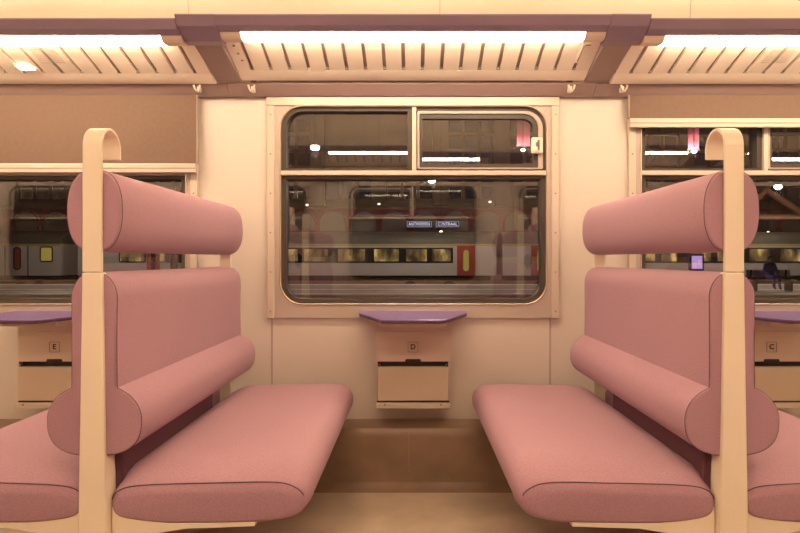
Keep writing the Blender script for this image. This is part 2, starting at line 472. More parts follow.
# ------------------------------------------------------------------ double benches
BX = 0.767
def make_bench(label):
    t = empty('double_bench', label, 'train seat', (0, 0, 0), 0, 'back-to-back benches of the carriage')
    # --- headrest: egg section
    hz0, hz1, hwid = ZE + 0.0165, ZE + 0.2165, 0.0670
    zc = (hz0 + hz1)/2; hh = (hz1 - hz0)/2
    pr = []
    for k in range(56):
        a = 2*PI*k/56; c, s = math.cos(a), math.sin(a)
        pr.append((hwid*math.copysign(abs(c)**0.80, c), zc + hh*math.copysign(abs(s)**0.86, s)))
    y0, y1 = 0.0085, 1.05
    bm = bmesh.new(); lp = []
    for y in ytab(y0, y1, 0.006, 0.035):
        d = roll(y - y0, 0.006) + roll(y1 - y, 0.035)
        lp.append((y, inset_loop(pr, d)))
    loft(bm, lp)
    h = flat_caps(bm_obj('headrest', bm, M['fabric'], t, 50))
    tube_obj('seam', [(p[0], y0 + 0.005, p[1]) for p in inset_loop(pr, 0.0004)], 0.0013, M['seam'], h, True)
    # --- back: narrow panel over a round bolster
    zb, rx, rz, w = ZE - 0.388, 0.1145, 0.0875, 0.0555
    th = math.acos(w/rx); pts = []
    for k in range(21):
        a = -PI/2 + (th + PI/2)*k/20; e = 0.74 if a < 0 else 1.0; pts.append((rx*max(0, math.cos(a))**e, zb + rz*math.copysign(abs(math.sin(a))**e, a)))
    zj = zb + rz*math.sin(th); zs = ZE - 0.095
    for k in range(1, 8): pts.append((w - 0.001*math.sin(PI*k/8), zj + (zs - zj)*k/8))
    for k in range(13):
        a = PI/2*k/12; pts.append((w*math.cos(a)**0.9 if k < 12 else 0.0, zs + 0.063*math.sin(a)))
    pr = pts + [(-x, z) for x, z in pts[-2:0:-1]]
    bm = bmesh.new(); lp = []
    for y in ytab(y0, y1, 0.004, 0.022):
        d = roll(y - y0, 0.004) + roll(y1 - y, 0.022)
        lp.append((y, inset_loop(pr, d)))
    loft(bm, lp)
    b = flat_caps(bm_obj('backrest', bm, M['fabric'], t, 38))
    tube_obj('seam', [(p[0], y0 + 0.003, p[1]) for p in inset_loop(pr, 0.0004)], 0.0013, M['seam'], b, True)
    # --- two cushions
    ctrl = [(.034,.356),(.038,.394),(.064,.4165),(.14,.4235),(.30,.4245),(.42,.4245),(.482,.416),(.513,.392),(.521,.360),(.512,.325),(.482,.302),(.42,.291),(.30,.288),(.17,.291),(.09,.305),(.048,.324)]
    base = resample(ctrl, 5)[::-1]
    yn, yf = 0.018, 1.075
    def cush(sgn):
        bm = bmesh.new(); lp = []
        for y in ytab(yn, yf, 0.016, 0.03, 26):
            t0, t1 = y - yn, yf - y
            d = roll(t0, 0.016) + roll(t1, 0.03)
            drop = 0.046*max(0, 1 - t0/0.10)**2.0 + 0.012*max(0, 1 - t1/0.15)**2
            cn = roll(t0, 0.05) + roll(t1, 0.06)
            L = []
            for x, z in inset_loop(base, d):
                z -= drop*min(1.0, max(0.0, (z - 0.295)/0.115))
                if x > 0.30: x -= cn*0.8*((x - 0.30)/0.22)**1.5
                z += (x - 0.28)*0.022
                L.append((sgn*x, z))
            if sgn < 0: L = L[::-1]
            lp.append((y, L))
        loft(bm, lp)
        c = bm_obj('seat_cushion', bm, M['fabric'], t, 50)
        yk = ytab(yn, yf, 0.016, 0.03, 26)[4]
        lpk = lp[4][1]
        top = sorted([p for p in lpk if p[1] > 0.352 + (abs(p[0]) - 0.28)*0.022], key=lambda p: p[0])
        tube_obj('seam', [(p[0], yk - 0.0012, p[1] + 0.0004) for p in top], 0.0012, M['seam'], c)
    cush(1); cush(-1)
    # --- dark upholstered spine under the bolster
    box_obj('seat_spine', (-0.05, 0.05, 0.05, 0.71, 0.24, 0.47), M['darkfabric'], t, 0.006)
    # --- aisle post: flat strap ending in a hook over a tapered column
    zt, zs2 = 1.258, 1.209
    cen = [(0.0, ZE - 0.031), (0.0, 1.05), (0.0, 1.15), (0.0, zs2)]
    for k in range(1, 17):
        a = PI - PI*k/16
        cen.append((0.0485 + 0.0485*math.cos(a), zs2 + (zt - zs2)*math.sin(a)))
    cen.append((0.097, 1.197)); cen.append((0.097, 1.188))
    th2 = 0.007; bm = bmesh.new(); rs = []
    for i, (y, z) in enumerate(cen):
        a = Vector(cen[max(i-1, 0)]); c = Vector(cen[min(i+1, len(cen)-1)]); tg = (c - a).normalized()
        nv = Vector((tg.y, -tg.x))           # to the inside of the curl
        f = min(1.0, max(0.0, (z - (ZE-0.031))/0.3)) if i < 4 else 1.0
        hwid2 = 0.0238 - 0.0006*f
        o = Vector((y, z)); q = o + nv*th2
        rs.append([bm.verts.new(v) for v in ((-hwid2, o.x, o.y), (hwid2, o.x, o.y), (hwid2, q.x, q.y), (-hwid2, q.x, q.y))])
    for a, c in zip(rs, rs[1:]):
        for i in range(4): bm.faces.new((a[i], a[(i+1) % 4], c[(i+1) % 4], c[i]))
    bm.faces.new(rs[0]); bm.faces.new(rs[-1][::-1])
    bm_obj('hooked_strap', bm, M['post'], t, 40, 0.0016)
    bm = bmesh.new()
    z1 = ZE - 0.0325
    rs = []
    for z, hw_, d in ((0.0, 0.0375, 0.085), (0.28, 0.0338, 0.062), (0.55, 0.0292, 0.042), (z1, 0.0238, 0.022)):
        rs.append([bm.verts.new(v) for v in ((-hw_, -0.001, z), (hw_, -0.001, z), (hw_, d, z), (-hw_, d, z))])
    for a, c in zip(rs, rs[1:]):
        for i in range(4): bm.faces.new((a[i], a[(i+1) % 4], c[(i+1) % 4], c[i]))
    bm.faces.new(rs[0][::-1]); bm.faces.new(rs[-1])
    bm_obj('post', bm, M['post'], t, 30, 0.003)
    # --- wall-side bracket
    box_obj('wall_bracket', (-0.0225, 0.0225, 1.005, 1.013, 0.24, ZE + 0.06), M['post'], t, 0.002)
    # --- cantilever arms under the cushions
    for s in (1, -1):
        pts = [(s*0.036, 0.205), (s*0.12, 0.262), (s*0.22, 0.278), (s*0.385, 0.284), (s*0.385, 0.294), (s*0.17, 0.292), (s*0.09, 0.307), (s*0.036, 0.33)]
        prism_obj('support_arm', pts, 'y', 0.022, 0.075, M['post'], t, None, 0.002)
        pts2 = [(s*0.036, 0.24), (s*0.30, 0.27), (s*0.385, 0.284), (s*0.385, 0.294), (s*0.17, 0.290), (s*0.036, 0.33)]
        prism_obj('support_arm', pts2, 'y', 0.90, 0.95, M['post'], t, None, 0.002)
        box_obj('support_arm', (s*0.0, s*0.05, 0.95, 1.0, 0.24, 0.33), M['post'], t)
    return t

b0 = make_bench('mauve double bench with hooked cream post, left of the central window')
b0.location = (-0.7705, 1.44, 0); b0.rotation_euler = (0, 0, -0.0055)
dup(b0, (0.7715, 1.44, 0), 0.010, 'mauve double bench with hooked cream post, right of the central window')
opp = ((-2.30, 'far left'), (-BX, 'left of the reflected window'), (BX, 'right of the reflected window'), (2.30, 'far right'))
for x, w in opp:
    dup(b0, (x, 0.955, 0), PI, 'mauve bench across the aisle seen only reflected in the glass, ' + w)

# ------------------------------------------------------------------ window tables with litter bins
def table(letter, X, label):
    t = empty('window_table', label, 'table', (X, YW, 0), 0, 'window tables with litter bins')
    yt = 2.575
    zt = PZ(311, 2.57)
    tp = [(-.2225, -0.005), (-.2225, -0.105), (-.116, -0.39), (-.10, -0.40), (.10, -0.40), (.116, -0.39), (.2225, -0.105), (.2225, -0.005)]
    top = prism_obj('tabletop', tp, 'z', zt - 0.004, zt, M['table'], t)
    prism_obj('table_edge', [(x*0.995, y + (0.001 if y < -0.05 else 0)) for x, y in tp], 'z', zt - 0.013, zt - 0.0042, M['tableedge'], top)
    # carrier under the top
    prism_obj('table_carrier', [(-.150, 0.0), (-.150, -0.11), (-.125, -0.30), (.125, -0.30), (.150, -0.11), (.150, 0.0)], 'z', zt - 0.034, zt - 0.0135, M['housing'], t, None, 0.004)
    # housing with flared top corners
    D = -0.10
    hb, ht = PZ(401, 2.48), zt - 0.034
    w = 0.152
    boxes = [(-w, w, D, -0.001, PZ(361.5, 2.48), ht)]           # upper part
    boxes += [(-w, -w + 0.005, D, -0.001, hb, PZ(361.5, 2.48)), (w - 0.005, w, D, -0.001, hb, PZ(361.5, 2.48)), (-w, w, -0.03, -0.001, hb, PZ(361.5, 2.48))]
    hs = boxes_obj('housing', boxes, M['housing'], t)
    box_obj('slot_back', (-w + 0.006, w - 0.006, D + 0.022, -0.031, hb, PZ(361.8, 2.48)), M['dark'], hs)
    for s in (-1, 1):
        pts = [(s*w, ht), (s*w, ht - 0.16)]
        for k in range(7):
            a = k/6*PI/2; pts.append((s*(w + 0.028*(1 - math.cos(a))), ht - 0.16 + 0.16*math.sin(a)))
        bm = bmesh.new(); prism(bm, pts[:1] + pts[2:] if False else pts, 'y', D + 0.03, -0.001)
        bmesh.ops.remove_doubles(bm, verts=bm.verts, dist=1e-5)
        bm_obj('housing_flare', bm, M['housing'], hs)
    # shallow rail under the table
    box_obj('housing_rib', (-w, w, D - 0.004, D, PZ(336, 2.48), PZ(331, 2.48)), M['housing'], hs, 0.002)
    # flap
    fl = box_obj('bin_flap', (-0.1455, 0.1455, D - 0.012, D + 0.016, PZ(400.8, 2.47), PZ(367, 2.47)), M['flap'], t, 0.003)
    prism_obj('finger_notch', [(-.035, PZ(362.5, 2.48)), (.035, PZ(362.5, 2.48)), (.030, PZ(359, 2.48)), (-.030, PZ(359, 2.48))], 'y', D - 0.0015, D + 0.006, M['dark'], t)
    for s in (-1, 1): box_obj('flap_hinge', (s*0.138 - 0.003, s*0.138 + 0.003, D - 0.006, D + 0.01, PZ(368.5, 2.47), PZ(364.5, 2.47)), M['screw'], fl)
    # ledge at the foot
    lz0, lz1 = PZ(409, 2.46), PZ(403.2, 2.46)
    lg = box_obj('bin_ledge', (-w - 0.001, w + 0.001, D - 0.022, -0.001, lz0, lz1), M['strip'], t, 0.004)
    for s in (-1, 1): cyl_obj('screw', (s*0.115, D - 0.0225, (lz0+lz1)/2 + 0.006), 0.004, 0.004, 0.003, M['screw'], lg, 'y', 10)
    box_obj('ledge_gap', (-w + 0.002, w - 0.002, D - 0.002, -0.031, lz1, hb), M['dark'], t)
    # seat letter
    lz = PZ(347, 2.48)
    pl = ring_obj('letter_plate', rrect(-.0215, .0215, lz - .0215, lz + .0215, (.003,)*4, 3), rrect(-.0195, .0195, lz - .0195, lz + .0195, (.002,)*4, 3), D - 0.0015, D + 0.002, M['slot'], t)
    text_obj('letter', letter, 0.030, (0, D - 0.001, lz), M['ink'], pl, 0.0006, bold=0.0008)
    return t
table('D', 0.0, 'purple-topped window table with litter bin marked D under the central window')
table('E', -1.482, 'purple-topped window table with litter bin marked E, at far left')
table('C', 1.482, 'purple-topped window table with litter bin marked C, at far right')

# ------------------------------------------------------------------ luggage racks (profile in (y, z) with y from the wall)
RZ = ZE
BAY = 1.53; BW = 0.104
def rack_side(front, lab):
    """all racks, covers, lights of one side; front=True: the window side in view"""
    pass

def make_rack(label, w, grille=None, latch=True):
    """origin on the wall plane, x centred; the rack projects to -y. heights absolute."""
    h = w/2
    t = empty('luggage_rack', label, 'luggage rack', (0, 0, 0), 0, 'luggage racks over the windows')
    # underside board, lip and back: one moulded panel, with raised slats over it
    g = 0.013
    pr = [(-0.150, RZ + 0.7637), (-0.14, RZ + 0.7605), (-0.115, RZ + 0.748), (-0.085, RZ + 0.742), (-0.075, RZ + 0.748), (-0.075, RZ + 0.79), (-0.150, RZ + 0.80)]
    sp = prism_obj('rack_lip', pr, 'x', -h, h, M['rack'], t, 25)
    def on(y): return RZ + 0.7605 + (y + 0.14)*(0.826 - 0.7605)/(-0.343 + 0.14)
    prism_obj('slot_shade_board', [(-0.343, RZ + 0.826 + g), (-0.157, RZ + 0.7645 + g), (-0.157, on(-0.157) + 0.0012), (-0.1506, on(-0.1506) + 0.0012), (-0.1506, RZ + 0.797), (-0.343, RZ + 0.846)], 'x', -h, h, M['slot'], t)  # dark colour puts the shade inside the open slots into the board
    step = 0.0764; n = 18; half = 0.0074
    xs = [(k - (n - 1)/2)*step for k in range(n)]
    edges = [-h] + xs + [h]
    for k in range(len(edges) - 1):
        xa = edges[k] + (half if k else 0); xb = edges[k+1] - (half if k < n else 0)
        prism_obj('slat', [(-0.343, on(-0.343)), (-0.1508, on(-0.1508)), (-0.1508, on(-0.1508) + 0.001), (-0.157, on(-0.157) + 0.001), (-0.1575, on(-0.1575) + g), (-0.343, on(-0.343) + g)], 'x', xa, xb, M['rack'], sp, None, 0.0015)
    # purple front profile
    pf = [(-0.43, RZ + 0.8145), (-0.46, RZ + 0.826), (-0.482, RZ + 0.852), (-0.482, RZ + 0.857), (-0.44, RZ + 0.857), (-0.425, RZ + 0.84), (-0.425, RZ + 0.817)]
    prism_obj('front_profile', pf, 'x', -(BAY - 0.139)/2, (BAY - 0.139)/2, M['purple'], t, 25)
    # shelf on top
    box_obj('shelf', (-h, h, -0.40, -0.02, RZ + 0.8465, RZ + 0.8495), M['rack'], t)
    if grille is not None:
        bm = bmesh.new()
        for i in range(10):
            for j in range(8):
                y = -0.31 + j*0.0125; x = grille + (i - 4.5)*0.0098
                cyl(bm, (x, y, on(y) + 0.0005), 0.0026, 0.0026, 0.004, 'z', 8)
        gr = bm_obj('speaker_grille', bm, M['screw'], sp)
    if latch:
        lx = h - 0.052
        ya, yb = -0.318, -0.20
        la = prism_obj('latch_plate', [(ya, on(ya) - 0.003), (yb, on(yb) - 0.003), (yb, on(yb) + 0.005), (ya, on(ya) + 0.005)], 'x', lx - 0.018, lx + 0.018, M['rack'], t, None, 0.001)
        tube_obj('latch_handle', [(lx - 0.010, -0.215, on(-0.215) - 0.005), (lx - 0.010, -0.30, on(-0.3) - 0.005), (lx - 0.004, -0.308, on(-0.308) - 0.005), (lx + 0.014, -0.308, on(-0.308) - 0.005)], 0.0025, M['slot'], la)
        for y, dx in ((-0.30, 0), (-0.255, 0.004), (-0.215, 0.008)): cyl_obj('screw', (-h + 0.03 + dx, y, on(y) - 0.002), 0.005, 0.005, 0.004, M['slot'], sp, 'z', 10)
    return t

def make_light(label, w):
    h = (BAY - 0.139)/2
    t = empty('strip_light', label, 'light', (0, 0, 0), 0, 'fluorescent strip lights under the rack fronts')
    e = 0.075
    pr = [(-0.424, RZ + 0.8175), (-0.415, RZ + 0.806), (-0.402, RZ + 0.799), (-0.388, RZ + 0.7985), (-0.372, RZ + 0.7995), (-0.356, RZ + 0.803), (-0.345, RZ + 0.811), (-0.345, RZ + 0.828), (-0.424, RZ + 0.835)]
    prism_obj('diffuser', pr, 'x', -h + e, h - e, M['diffuser'], t)
    prism_obj('end_cap', pr, 'x', -h, -h + e - 0.001, M['endcap'], t)
    prism_obj('end_cap', pr, 'x', h - e + 0.001, h, M['endcap'], t)
    # unseen emitter added in the tray to fill ceiling and aisle with light
    prism_obj('hidden_fill_emitter', [(-0.41, RZ + 0.852), (-0.372, RZ + 0.872), (-0.370, RZ + 0.868), (-0.408, RZ + 0.850)], 'x', -h + e, h - e, M['hidden_fill'], t)
    prism_obj('cove_shield', [(-0.370, RZ + 0.8500), (-0.370, RZ + 0.8745), (-0.367, RZ + 0.8745), (-0.367, RZ + 0.8500)], 'x', -h + e, h - e, M['endcap'], t)  # unseen strip added to keep the emitter's light off the cove
    return t

def make_cover(label):
    """mauve-grey beam between racks with the dark purple knuckle at its front end"""
    t = empty('rack_bracket', label, 'bracket', (0, 0, 0), 0, 'rack brackets between the luggage racks')
    h = BW/2
    bp = [(-0.345, RZ + 0.797), (-0.14, RZ + 0.7525), (-0.085, RZ + 0.738), (-0.07, RZ + 0.745), (-0.07, RZ + 0.80), (-0.345, RZ + 0.85)]
    prism_obj('beam', bp, 'x', -h, h, M['mauvegrey'], t, 25, 0.003)
    kp2 = [(-0.346, RZ + 0.794), (-0.395, RZ + 0.792), (-0.43, RZ + 0.808), (-0.463, RZ + 0.822), (-0.486, RZ + 0.851), (-0.486, RZ + 0.857), (-0.43, RZ + 0.860), (-0.346, RZ + 0.845)]
    prism_obj('knuckle', kp2, 'x', -0.069, 0.069, M['purple'], t, 25, 0.002)
    return t

RW = BAY - BW - 0.004; DROP = 0.014
r0 = make_rack('cream slatted luggage rack over the central window', RW); r0.location = (0, YW, 0)
rL = make_rack('cream slatted luggage rack at upper left, with round reading lamp and speaker grille', RW, grille=0.115, latch=False); rL.location = (-BAY, YW, -DROP)
rR = make_rack('cream slatted luggage rack at upper right, with speaker grille and no lamp', RW, grille=-0.115, latch=False); rR.location = (BAY, YW, -DROP)
l0 = make_light('long glowing strip light in front of the rack over the central window', RW); l0.location = (0, YW, 0)
dup(l0, (-BAY, YW, -DROP), 0, 'long glowing strip light cut by the left edge of the photo')
dup(l0, (BAY, YW, -DROP), 0, 'long glowing strip light cut by the right edge of the photo')
k0 = make_cover('mauve rack bracket with purple knuckle above the left double bench'); k0.location = (-BAY/2, YW, 0)
dup(k0, (BAY/2, YW, 0), 0, 'mauve rack bracket with purple knuckle above the right double bench')
OBAY = 1.73
for i, w in enumerate(('far left', 'left', 'middle', 'right', 'far right')):
    x = (i - 2)*OBAY - 0.075
    dup(r0, (x, YO, 0), PI, 'luggage rack across the aisle seen only reflected in the glass, %s' % w)
    dup(l0, (x, YO, 0), PI, 'strip light across the aisle seen only reflected in the glass, %s' % w)
    if i < 4:
        kx = dup(k0, (x + OBAY/2, YO, 0), PI, 'rack bracket across the aisle seen only reflected in the glass, %s' % ('far left', 'inner left', 'inner right', 'far right')[i])
        kx.scale.x = (OBAY - (BAY - 0.139))/0.138 - 0.01

# reading lamp in the left rack
ly = -0.185; lz = RZ + 0.7605 + (ly + 0.14)*(0.0655)/(-0.203)
t = empty('reading_lamp', 'small round glowing reading lamp set in the slatted rack at upper left', 'lamp', (PX(27, YW + ly), YW + ly, lz))
cyl_obj('lamp_lens', (0, 0, -0.014), 0.030, 0.034, 0.008, M['readlamp'], t)
bm = bmesh.new(); ring(bm, rrect(-.041,.041,-.041,.041,(.0409,)*4,6), rrect(-.036,.036,-.036,.036,(.0359,)*4,6), -.004, .004)
o = bm_obj('lamp_bezel', bm, M['endcap'], t, 40); o.data.transform(Matrix.Rotation(PI/2, 4, 'X')); o.location = (0, 0, -0.012)

# mauve band under the racks, one length per bay
bandp = [(YW - 0.07, RZ + 0.738), (YW - 0.072, RZ + 0.732), (YW - 0.030, RZ + 0.693), (YW - 0.002, RZ + 0.690), (YW - 0.002, RZ + 0.738)]
for i, (a, b) in enumerate(((-XE, PX(228, 2.53)), (PX(228, 2.53) + 0.002, PX(595, 2.53) - 0.002), (PX(595, 2.53), XE))):
    struct(prism_obj('trim_%d' % (7 + i), bandp, 'x', a, b, M['mauvegrey'], None, 30))
struct(prism_obj('trim_10', [(2*yc - y, z) for y, z in bandp], 'x', -XE, XE, M['mauvegrey'], None, 30))

# coat hooks
def coat_hook(px, label):
    Y = 2.515
    t = empty('coat_hook', label, 'coat hook', (PX(px, Y), Y, PZ(88, Y)), 0, 'small coat hooks under the rack')
    box_obj('hook_plate', (-.011, .011, 0.0, .02, .0, .034), M['mauvegrey'], t, 0.002)
    for s in (-1, 1):
        tube_obj('prong', [(s*.003, .002, -.012), (s*.006, -.012, -.016), (s*.010, -.022, -.008), (s*.013, -.027, .006)], .0042, M['hook'], t, n=8)
    box_obj('hook_base', (-.008, .008, -.006, .014, -.018, .006), M['hook'], t, 0.003)
for px, lb in ((199, 'small pale coat hook under the rack, first from the left'), (253, 'small pale coat hook above the left edge of the central window'),
               (570, 'small pale coat hook above the right edge of the central window'), (622, 'small pale coat hook under the rack, last on the right')):
    coat_hook(px, lb)

# ------------------------------------------------------------------ station hall outside
def X35(px, Y=35.0): return PX(px, Y)
ground = box_obj('track_bed', (-60, 60, 4.0, 60, -1.5, -1.3), M['track'])
ground.name = 'ground'; struct(ground)
# island platform
pf = empty('platform', 'grey island platform with pale edges outside the window', 'platform', (0, 26.5, -1.3))
box_obj('slab', (-55, 55, -4.5, 4.5, 0.0, 0.935), M['platform'], pf)
for y0, y1 in ((-4.55, -3.7), (3.4, 4.55), (-1.2, -0.5)):
    box_obj('edge_strip', (-55, 55, y0, y1, 0.90, 0.937), M['edge'], pf)
for i, y in enumerate((15.2, 16.7)):
    bm = bmesh.new(); box(bm, -55, 55, y - 0.07, y + 0.07, -1.30, -1.29); box(bm, -55, 55, y - 0.012, y + 0.012, -1.29, -1.17); box(bm, -55, 55, y - 0.036, y + 0.036, -1.17, -1.13)
    tag(bm_obj('rail', bm, M['rail']), ('steel rail on the empty track, nearer one', 'steel rail on the empty track, farther one')[i], 'rail', 'rails of the empty track')

# the train standing beyond the platform
TY = 35.0
zt1, zw1, zw0, zb0 = PZ(245.5, TY), PZ(248, TY), PZ(262.5, TY), PZ(275.5, TY)
def carriage(label, xa, xb, band=None):
    c = (xa + xb)/2; h = (xb - xa)/2
    t = empty('railway_carriage', label, 'train carriage', (c, TY, -1.2), 0, 'carriages of the train beyond the platform')
    o = -(-1.2)
    prism_obj('body', [(0.0, zb0 + o), (0.0, zt1 + o), (0.12, zt1 + o + 0.1), (2.6, zt1 + o + 0.1), (2.7, zt1 + o), (2.7, zb0 + o)], 'x', -h, h, M['white_train'], t)
    rf = [(0.10, zt1 + o + 0.1)]
    for k in range(9):
        a = PI/2*k/8; rf.append((0.10 + 1.25*(1 - math.cos(a)), zt1 + o + 0.1 + 0.75*math.sin(a)))
    rf += [(2.7 - (y - 0.0), z) for y, z in rf[::-1]]
    prism_obj('roof', rf, 'x', -h + 0.02, h - 0.02, M['roof_train'], t, 40)
    box_obj('stripe', (-h, h, -0.02, 0.1, zt1 + o - 0.03, zt1 + o + 0.09), M['yellow'], t)
    box_obj('window_band', (X35(band[0]) - c, X35(band[1]) - c, -0.012, 0.05, zw0 + o - 0.02, zw1 + o + 0.02), M['trainglass'], t) if band else None
    box_obj('underframe', (-h + 0.3, h - 0.3, 0.2, 2.5, zb0 + o - 0.3, zb0 + o), M['black'], t)
    for s in (-1, 1):
        for dx in (-1.2, 1.2):
            for y in (0.5, 2.2): cyl_obj('wheel', (s*(h - 3.8) + dx, y, 0.36), 0.42, 0.42, 0.14, M['black'], t, 'y', 20)
    return t, c, o
def train_window(t, c, o, pa, pb, za, zb, mat, r=0.12):
    xa, xb = X35(pa, TY) - c, X35(pb, TY) - c
    m = 0.07
    f = ring_obj('window', rrect(xa, xb, za + o, zb + o, (r,)*4, 4), rrect(xa + m, xb - m, za + o + m, zb + o - m, (max(r - m, 0.02),)*4, 4), -0.03, 0.05, M['trainglass'], t)
    bm = bmesh.new()
    vs = rrect(xa + m, xb - m, za + o + m, zb + o - m, (max(r - m, 0.02),)*4, 4)
    prism(bm, vs, 'y', -0.015, 0.02); bmesh.ops.remove_doubles(bm, verts=bm.verts, dist=1e-5)
    bm_obj('pane', bm, mat, f)
def train_door(t, c, o, pa, pb, mat, wmat):
    xa, xb = X35(pa, TY) - c, X35(pb, TY) - c
    d = box_obj('door', (xa, xb, -0.045, 0.05, zb0 + o, PZ(245.5, TY) + o), mat, t)
    w = (xb - xa); xm = (xa + xb)/2
    bm = bmesh.new(); vs = rrect(xm - w*0.16, xm + w*0.16, PZ(271, TY) + o, PZ(250, TY) + o, (w*0.155,)*4, 5)
    prism(bm, vs, 'y', -0.06, -0.03); bm_obj('door_window', bm, wmat, d)

tA, cA, oA = carriage('pale carriage with a row of lit windows and red doors, behind the central window', X35(78), X35(496), (166, 453))
wins = [(119, 146), (154, 166), (207, 236), (244, 276), (285, 299), (303, 329), (337, 366), (373, 400), (405, 428), (431, 452)]
for i, (a, b) in enumerate(wins): train_window(tA, cA, oA, a, b, zw0, zw1, M['litwin'][i % 3])
train_door(tA, cA, oA, 457, 475, M['red_door'], M['yellowwin'])
train_door(tA, cA, oA, 147, 160, M['red_door'], M['trainglass'])
tB, cB, oB = carriage('pale carriage with lit windows behind the right bench and the far right window', X35(503), X35(921), (600, 905))
for i, (a, b) in enumerate([(640, 656), (660, 678), (690, 712), (716, 742), (748, 771), (779, 803), (810, 834), (842, 868)]):
    train_window(tB, cB, oB, a, b, zw0, zw1, M['litwin'][(i + 1) % 3])
train_door(tB, cB, oB, 531, 549, M['red_door'], M['yellowwin'])
tC, cC, oC = carriage('pale carriage with small yellow window seen through the far left window', X35(-300), X35(60))
train_window(tC, cC, oC, 40, 53, PZ(262, TY), PZ(246.5, TY), M['yellowwin'])
train_window(tC, cC, oC, 13.5, 21, PZ(270, TY), PZ(247, TY), M['red_door'], 0.18)
for a, b in ((-40, -14), (-80, -50)): train_window(tC, cC, oC, a, b, zw0, zw1, M['litwin'][0])
boxes_obj('door_gap', [(X35(p) - cC - 0.03, X35(p) - cC + 0.03, -0.012, 0.03, zb0 + oC, zt1 + oC) for p in (5, 28)], M['trainglass'], tC)

# hall facade behind the train
FY = 48.0
def FX(px): return PX(px, FY)
def FZ(py): return PZ(py, FY)
fac = struct(box_obj('wall_station', (-62, 62, 0, 0.6, -0.1, 27.3), M['stone']))
fac.location = (0, FY, -1.3)
band = box_obj('brick_band', (-60, 60, -0.25, 0.0, FZ(236) + 1.3, FZ(209) + 1.3), M['brick'], fac)
box_obj('cornice', (-60, 60, -0.45, 0.0, FZ(209) + 1.3, FZ(206.5) + 1.3), M['stone'], fac)
for k in range(-11, 16):
    px = 364 + k*30.5
    x = FX(px); r = 0.98; zb = FZ(231) + 1.3; zc_ = FZ(224) + 1.3
    out_ = [(x - r - .15, zb)] + [(x - (r + .15)*math.cos(PI*i/12), zc_ + (r + .15)*math.sin(PI*i/12)) for i in range(13)] + [(x + r + .15, zb)]
    in_ = [(x - r, zb)] + [(x - r*math.cos(PI*i/12), zc_ + r*math.sin(PI*i/12)) for i in range(13)] + [(x + r, zb)]
    a = prism_obj('arch', in_, 'y', -0.30, -0.1, M['lunette'], fac)
    ring_obj('arch_moulding', out_, in_, -0.42, -0.2, M['brick'], a)
for k in range(-12, 14):
    x = FX(364 + 15.2 + k*61)
    box_obj('pilaster', (x - 0.55, x + 0.55, -0.5, 0.0, FZ(206) + 1.3, FZ(60) + 1.3), M['stone'], fac)
# upper glazed bays, each with its iron grid
bays = []
for k in range(-6, 8):
    pa = 364 + 22 + k*61; pb = pa + 48
    bays.append((pa, pb))
for i, (pa, pb) in enumerate(bays):
    x0, x1, z0, z1 = FX(pa), FX(pb), FZ(201) + 1.3, FZ(180 if 270 < pa < 420 else 118) + 1.3
    g = box_obj('glazed_bay', (x0, x1, -0.08, 0.0, z0, z1), M['bluepane'] if i % 2 else M['pinkpane'], fac)
    bm = bmesh.new()
    for q in range(4): xx = x0 + (x1 - x0)*q/3; box(bm, xx - 0.14, xx + 0.14, -0.2, -0.06, z0, z1)
    nr = 5 if z1 - z0 > 4 else 1
    for q in range(nr + 1): zz = z0 + (z1 - z0)*q/nr; box(bm, x0, x1, -0.2, -0.06, zz - 0.16, zz + 0.16)
    bm_obj('iron_grid', bm, M['stone'], g)

# roof of the hall and the steel lattice near the right window
struct(boxes_obj('roof_station', [(-62, 62, 6, FY + 0.6, 17.6, 18.0)], M['frame_iron']))
tr = empty('steel_truss', 'orange steel lattice girder seen through the far right window', 'girder', (PX(775, 40), 40, PZ(232, 40)))
bz = PZ(232, 40)
def T(px, py): return (PX(px, 40) - PX(775, 40), 0.0, PZ(py, 40) - bz)
for nm, a, b, w in (('chord', (735, 217), (1000, 217), .34), ('chord', (735, 178), (1000, 178), .3), ('brace', (742, 214), (766, 190), .26), ('brace', (766, 190), (806, 216), .30), ('brace', (806, 216), (836, 181), .26), ('brace', (836, 181), (872, 216), .26), ('post', (738, 262), (738, 178), .3)):
    bm = bmesh.new(); obox(bm, T(*a), T(*b), w, 0.3); bm_obj(nm, bm, M['brace'], tr)
bm = bmesh.new(); obox(bm, T(738, 262), (T(738, 262)[0], 0, -1.3 - bz), .3, .3); bm_obj('footing', bm, M['brace'], tr)
bm = bmesh.new(); obox(bm, T(995, 262), (T(995, 262)[0], 0, -1.3 - bz), .3, .3); obox(bm, T(995, 262), T(995, 178), .3, .3); bm_obj('post', bm, M['brace'], tr)

# station name signs
SY = 46.0
for word, pa, pb, lb in (('ANTWERPEN', 407, 431.5, 'dark station sign reading ANTWERPEN'), ('CENTRAAL', 436, 459, 'dark station sign reading CENTRAAL')):
    x0, x1, z0, z1 = PX(pa, SY), PX(pb, SY), PZ(227, SY), PZ(221.5, SY)
    t = empty('station_sign', lb, 'sign', ((x0+x1)/2, SY, z0))
    w, h = (x1 - x0)/2, z1 - z0
    ring_obj('sign_border', rrect(-w, w, 0, h, (.02,)*4, 2), rrect(-w + .035, w - .035, .035, h - .035, (.01,)*4, 2), -0.06, 0.06, M['signwhite'], t)
    box_obj('sign_panel', (-w + .036, w - .036, -0.04, 0.05, .036, h - .036), M['signblue'], t)
    tx = text_obj('sign_lettering', word, 0.36, (0, -0.05, h/2), M['signtext'], t, 0.008)
    xsv = [v.co.x for v in tx.data.vertices]; k = (2*w - 0.26)/(max(xsv) - min(xsv))
    tx.scale = (k, 1, 1)
    for s in (-1, 1): box_obj('sign_arm', (s*w*0.7 - .03, s*w*0.7 + .03, 0.04, FY - SY - 0.24, h/2 - .03, h/2 + .03), M['frame_iron'], t)

